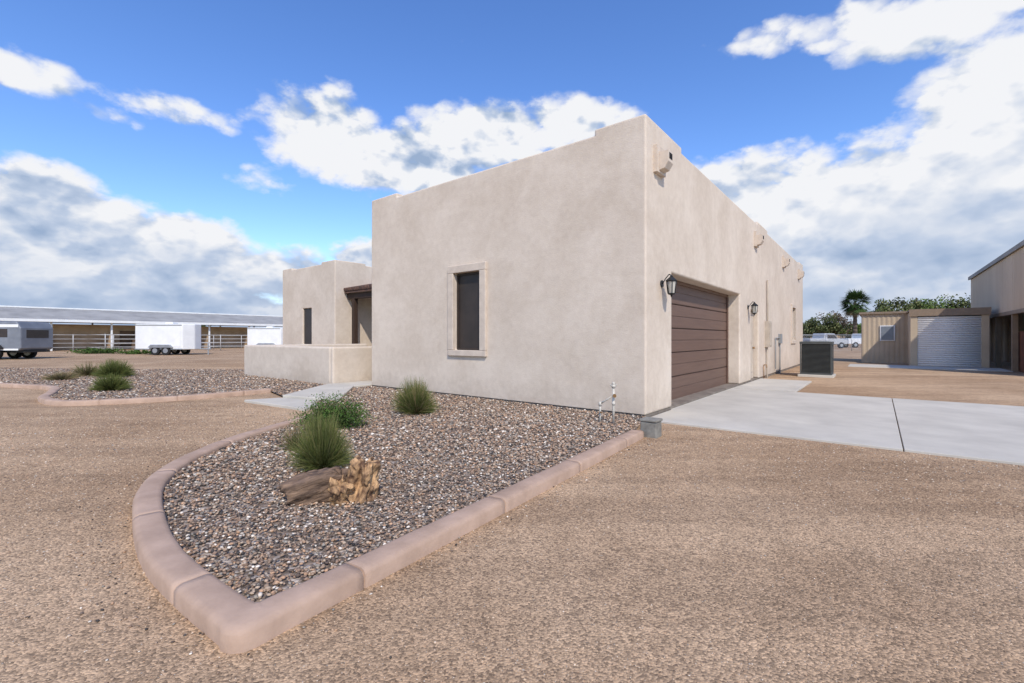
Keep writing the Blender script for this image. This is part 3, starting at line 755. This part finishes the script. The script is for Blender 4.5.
# ================================================================ left: horse barn, pipe corral, trailers
barn=empty('horse_barn',LOC.copy())
bm=NB()
prism(bm,[(-61,3.15),(-66.5,4.45),(-72,3.15),(-72,3.08),(-66.5,4.36),(-61,3.08)],'y',-60,62)
mk('roof',bm,LGREY,parent=barn)
bm=NB()
box(bm,-60.97,-60.87,-60,62,2.90,3.16); box(bm,-66.6,-66.4,-60,62,4.46,4.60)
y=-60
while y<=62:
    box(bm,-61.6,-61.45,y,y+.15,0,3.1); box(bm,-71.6,-71.45,y,y+.15,0,3.1)
    cyl(bm,(-61.5,y+.07,2.9),(-66.5,y+.07,4.2),.05,seg=5)
    y+=4.6
mk('posts_and_fascia',bm,WHITE,parent=barn)
bm=NB()
box(bm,-64.1,-63.9,-60,62,0,2.75)
y=-60
while y<=62: box(bm,-63.89,-61.8,y-.05,y+.05,0,1.6); y+=4.6
mk('stall_walls',bm,BARNWALL,parent=barn)
bm=NB()
y=-60;k=0
while y<=58:
    if k%3!=1: box(bm,-63.89,-63.8,y+1.2,y+2.5,0,2.1)
    if k%4==2: box(bm,-63,-62,y+2,y+3.6,0,1.1)
    y+=4.6;k+=1
mk('stall_doors',bm,STALL,parent=barn)
pf=empty('pipe_corral_fence',LOC.copy())
bm=NB()
for xx,ya,yb in ((-58,-50,60),(-50,2,60)):
    y=ya
    while y<=yb: cyl(bm,(xx,y,0),(xx,y,1.65),.04,seg=6); y+=3.0
    for z in (.4,.8,1.2,1.6): cyl(bm,(xx,ya,z),(xx,yb,z),.025,seg=5)
for y in range(2,60,9):
    for z in (.4,.8,1.2,1.6): cyl(bm,(-58,y,z),(-50,y,z),.025,seg=5)
mk('pipes',bm,M('pipe_grey',(.50,.48,.45)),parent=pf)
def cargo_trailer(loc,rot,L=4.1,h=1.95,Wd=2.0):
    e=empty('cargo_trailer',Matrix.Translation(loc)@Matrix.Rotation(rot,4,'Z'))
    bm=NB(); prism(bm,[(-L/2,-Wd/2),(L/2-.5,-Wd/2),(L/2,-.35),(L/2,.35),(L/2-.5,Wd/2),(-L/2,Wd/2)],'z',.42,.42+h); mk('box',bm,WHITE,parent=e,bevel=.06,seg=3)
    bm=NB()
    for yy in (-Wd/2-.02,Wd/2+.02):
        for xx in (-.45,.35): wheel(bm,xx,yy,.34,.33,.2,0,1)
    mk('wheels',bm,[RUBBER,STEEL],parent=e)
    bm=NB(); prism(bm,[(-.95,.62),(-.75,.8),(.65,.8),(.85,.62),(.85,.57),(-.95,.57)],'y',-Wd/2-.16,-Wd/2-.003)
    box(bm,-L/2-.02,L/2-.52,-Wd/2-.03,-Wd/2-.001,.42,.5)
    box(bm,L/2,L/2+1.0,-.05,.05,.42,.5); box(bm,L/2+.75,L/2+.83,-.03,.03,0,.9)
    mk('fender_and_hitch',bm,STEEL,parent=e,bevel=.01)
    bm=NB(); box(bm,L/2-1.25,L/2-.65,-Wd/2-.02,-Wd/2-.004,.62,.62+1.55); mk('side_door',bm,WHITE,parent=e,bevel=.015)
    bm=NB(); box(bm,-L/2-.01,L/2-.55,-Wd/2-.012,-Wd/2-.001,.42+h-.14,.42+h-.05); mk('stripe',bm,GREY,parent=e)
    bm=NB(); box(bm,-.3,.3,-.3,.3,.42+h,.42+h+.14); mk('roof_vent',bm,WHITE,parent=e,bevel=.03)
    return e
cargo_trailer((-26.5,35.6,0),.0)
cargo_trailer((-24.3,46,0),.15,L=3.6,h=1.9)
ht=empty('horse_trailer',Matrix.Translation((-32.2,28.3,0))@Matrix.Rotation(0.05,4,'Z'))
bm=NB(); L2=2.7;Wd=2.1
prism(bm,[(-L2,.55),(L2-.1,.55),(L2,.7),(L2,1.9),(L2-.25,2.3),(-L2,2.3)],'y',-Wd/2,Wd/2); mk('body',bm,ALU,parent=ht,bevel=.09,seg=3)
bm=NB(); box(bm,-L2+.1,L2-.12,-Wd/2-.015,-Wd/2-.002,1.95,2.12); box(bm,-L2+.1,L2-.12,-Wd/2-.02,-Wd/2-.002,.56,.66); mk('trim_rails',bm,WHITE,parent=ht)
bm=NB()
for k in range(4): box(bm,-2.3+k*1.15,-1.5+k*1.15,-Wd/2-.02,-Wd/2-.003,1.35,1.85)
box(bm,L2-.005,L2+.01,-.7,.7,1.3,1.8)
mk('windows',bm,SCREEN,parent=ht,bevel=.01)
bm=NB()
for xx in (.35,1.2): wheel(bm,xx,-Wd/2+.02,.40,.40,.24,0,1); wheel(bm,xx,Wd/2-.02,.40,.40,.24,0,1)
mk('wheels',bm,[RUBBER,STEEL],parent=ht)
bm=NB(); prism(bm,[(-.2,.7),(0,.9),(1.55,.9),(1.75,.7),(1.75,.64),(-.2,.64)],'y',-Wd/2-.2,-Wd/2-.004); box(bm,-L2,L2,-.8,.8,.42,.54); mk('fenders_and_frame',bm,BLACK,parent=ht,bevel=.01)
# ================================================================ world
world=bpy.data.worlds.new('World'); scene.world=world; world.use_nodes=True
try: world.cycles.sampling_method='NONE'
except Exception: pass
nt=world.node_tree; N=nt.nodes; L=nt.links
for n_ in list(N): N.remove(n_)
out=N.new('ShaderNodeOutputWorld')
sun_h=Vector((.20,-.98)).normalized(); EL=math.radians(45)
sky=N.new('ShaderNodeTexSky'); sky.sky_type='NISHITA'; sky.sun_disc=False; sky.sun_elevation=EL; sky.sun_rotation=math.atan2(sun_h.x,sun_h.y)
sky.air_density=1.0; sky.dust_density=.2; sky.ozone_density=3.5
hsv=N.new('ShaderNodeHueSaturation'); hsv.inputs['Hue'].default_value=.511; hsv.inputs['Saturation'].default_value=1.18; hsv.inputs['Value'].default_value=1.68; L.new(sky.outputs[0],hsv.inputs['Color'])
bgs=N.new('ShaderNodeBackground'); bgs.inputs['Strength'].default_value=.14
L.new(hsv.outputs[0],bgs.inputs['Color'])
tc=N.new('ShaderNodeTexCoord'); sep=N.new('ShaderNodeSeparateXYZ'); L.new(tc.outputs['Generated'],sep.inputs[0])
def mth(op,a,b=None,c=None,clamp=False):
    m=N.new('ShaderNodeMath'); m.operation=op; m.use_clamp=clamp
    for i,v in enumerate((a,b,c)):
        if v is None: continue
        if isinstance(v,(int,float)): m.inputs[i].default_value=v
        else: L.new(v,m.inputs[i])
    return m.outputs[0]
az=mth('ARCTAN2',sep.outputs[0],sep.outputs[1]); el=mth('ARCSINE',sep.outputs[2])
cmb=N.new('ShaderNodeCombineXYZ'); L.new(az,cmb.inputs[0]); L.new(el,cmb.inputs[1])
# cloud banks: azimuth, elevation, radii (degrees), amount
BL=[(-48,9,10,5.5,1.0),(-37,8,10,5.2,1.0),(-27,7,9,4.0,.95),(-18.5,9,5,3.0,.85),(-42,2.5,28,4.2,1.0),
    (-23,22.5,8,5.0,1.02),(-13,20,9,4.6,1.02),(-3,23.5,10,3.8,.86),(8,25.5,8,2.8,.72),(-34,21.5,8,1.8,.58),(-29,17,5,1.8,.56),(-47,21.5,4,1.6,.42),(-41,20,4,1.2,.45),
    (41,11,21,8.5,1.1),(50,19,11,7,1.05),(30,14.5,12,5.5,.95),(32,4.5,22,6.5,1.05),
    (28,29.5,6,1.8,.58),(45,26.5,10,3.2,.70),(37,29,7,2.2,.54),
    (120,25,30,12,.6),(-110,22,30,9,.6)]
D=None
for a0,e0,ra,re,am in BL:
    vm=N.new('ShaderNodeVectorMath'); vm.operation='MULTIPLY_ADD'; L.new(cmb.outputs[0],vm.inputs[0])
    k1=1/math.radians(ra*1.35);k2=1/math.radians(re*1.35)
    vm.inputs[1].default_value=(k1,k2,0); vm.inputs[2].default_value=(-math.radians(a0)*k1,-math.radians(e0)*k2,0)
    dp=N.new('ShaderNodeVectorMath'); dp.operation='DOT_PRODUCT'; L.new(vm.outputs[0],dp.inputs[0]); L.new(vm.outputs[0],dp.inputs[1])
    g=mth('MULTIPLY_ADD',dp.outputs['Value'],-am,am)
    D=mth('MAXIMUM',g,0.0) if D is None else mth('MAXIMUM',D,g)
def nz(scale,detail,rough,off=(0,0,0),st=(1,1,1.6),dist=.0):
    mp=N.new('ShaderNodeMapping'); mp.inputs['Scale'].default_value=st; mp.inputs['Location'].default_value=off
    L.new(tc.outputs['Generated'],mp.inputs['Vector'])
    n_=N.new('ShaderNodeTexNoise'); n_.inputs['Scale'].default_value=scale; n_.inputs['Detail'].default_value=detail; n_.inputs['Roughness'].default_value=rough; n_.inputs['Distortion'].default_value=dist
    L.new(mp.outputs[0],n_.inputs['Vector'])
    v_=N.new('ShaderNodeTexVoronoi'); v_.inputs['Scale'].default_value=scale*2.8; v_.inputs['Detail'].default_value=1.5; v_.inputs['Roughness'].default_value=.6
    v_.normalize=True
    wv=N.new('ShaderNodeVectorMath'); wv.operation='MULTIPLY_ADD'; L.new(n_.outputs['Color'],wv.inputs[0]); wv.inputs[1].default_value=(.16,.16,.16); L.new(mp.outputs[0],wv.inputs[2])
    L.new(wv.outputs[0],v_.inputs['Vector'])
    return n_.outputs['Fac'],mth('MULTIPLY_ADD',v_.outputs['Distance'],-.5,n_.outputs['Fac'])
na0,na=nz(5.2,7,.57); nb0,nb=nz(5.2,4,.55,off=(.0,.0,.05))
field=mth('ADD',mth('MULTIPLY_ADD',na,2.1,-.66),mth('MULTIPLY_ADD',D,1.3,-.70))
cov=N.new('ShaderNodeMapRange'); cov.interpolation_type='SMOOTHSTEP'; cov.inputs['From Min'].default_value=-.14; cov.inputs['From Max'].default_value=.26
L.new(field,cov.inputs['Value'])
relk=N.new('ShaderNodeMapRange'); relk.inputs['From Min'].default_value=.25; relk.inputs['From Max'].default_value=.6; relk.inputs['To Min'].default_value=3.4; relk.inputs['To Max'].default_value=2.0; L.new(az,relk.inputs['Value'])
rel=mth('ADD',mth('MULTIPLY',mth('SUBTRACT',na,nb),relk.outputs[0]),.70,clamp=True)
thick=N.new('ShaderNodeMapRange'); thick.inputs['From Min'].default_value=.4; thick.inputs['From Max'].default_value=1.3; thick.inputs['To Min'].default_value=1; thick.inputs['To Max'].default_value=.62
L.new(field,thick.inputs['Value'])
lit=mth('MULTIPLY',rel,thick.outputs[0])
elr=N.new('ShaderNodeMapRange'); elr.inputs['From Min'].default_value=.02; elr.inputs['From Max'].default_value=.32; elr.inputs['To Min'].default_value=.52; elr.inputs['To Max'].default_value=1.25
L.new(el,elr.inputs['Value'])
lit=mth('MULTIPLY',lit,elr.outputs[0],clamp=True)
cr=N.new('ShaderNodeValToRGB'); e=cr.color_ramp.elements
e[0].position=.05; e[0].color=(.33,.44,.63,1); e[1].position=.78; e[1].color=(.90,.91,.94,1)
em=cr.color_ramp.elements.new(.42); em.color=(.52,.61,.77,1)
L.new(lit,cr.inputs['Fac'])
bgc=N.new('ShaderNodeBackground'); bgc.inputs['Strength'].default_value=1.0; L.new(cr.outputs[0],bgc.inputs['Color'])
mx=N.new('ShaderNodeMixShader'); L.new(cov.outputs[0],mx.inputs[0]); L.new(bgs.outputs[0],mx.inputs[1]); L.new(bgc.outputs[0],mx.inputs[2])
L.new(mx.outputs[0],out.inputs[0])
# ================================================================ sun + camera
sd=bpy.data.lights.new('sun','SUN'); sd.energy=3.8; sd.angle=math.radians(1.0); sd.color=(1,.94,.85)
so=bpy.data.objects.new('sun',sd); COL.objects.link(so)
S3=Vector((sun_h.x*math.cos(EL),sun_h.y*math.cos(EL),math.sin(EL))); so.rotation_euler=S3.to_track_quat('Z','Y').to_euler(); so.location=(0,-5,20)
cd=bpy.data.cameras.new('camera'); cd.sensor_width=36; cd.lens=457/1024*36; cd.clip_end=3000; cd.clip_start=.05
cd.shift_y=-3.5/1024
co=bpy.data.objects.new('camera',cd); COL.objects.link(co); co.location=(0,0,1.3); co.rotation_euler=(math.radians(90),0,0)
scene.camera=co
scene.view_settings.view_transform='Standard'; scene.view_settings.look='None'; scene.view_settings.exposure=0
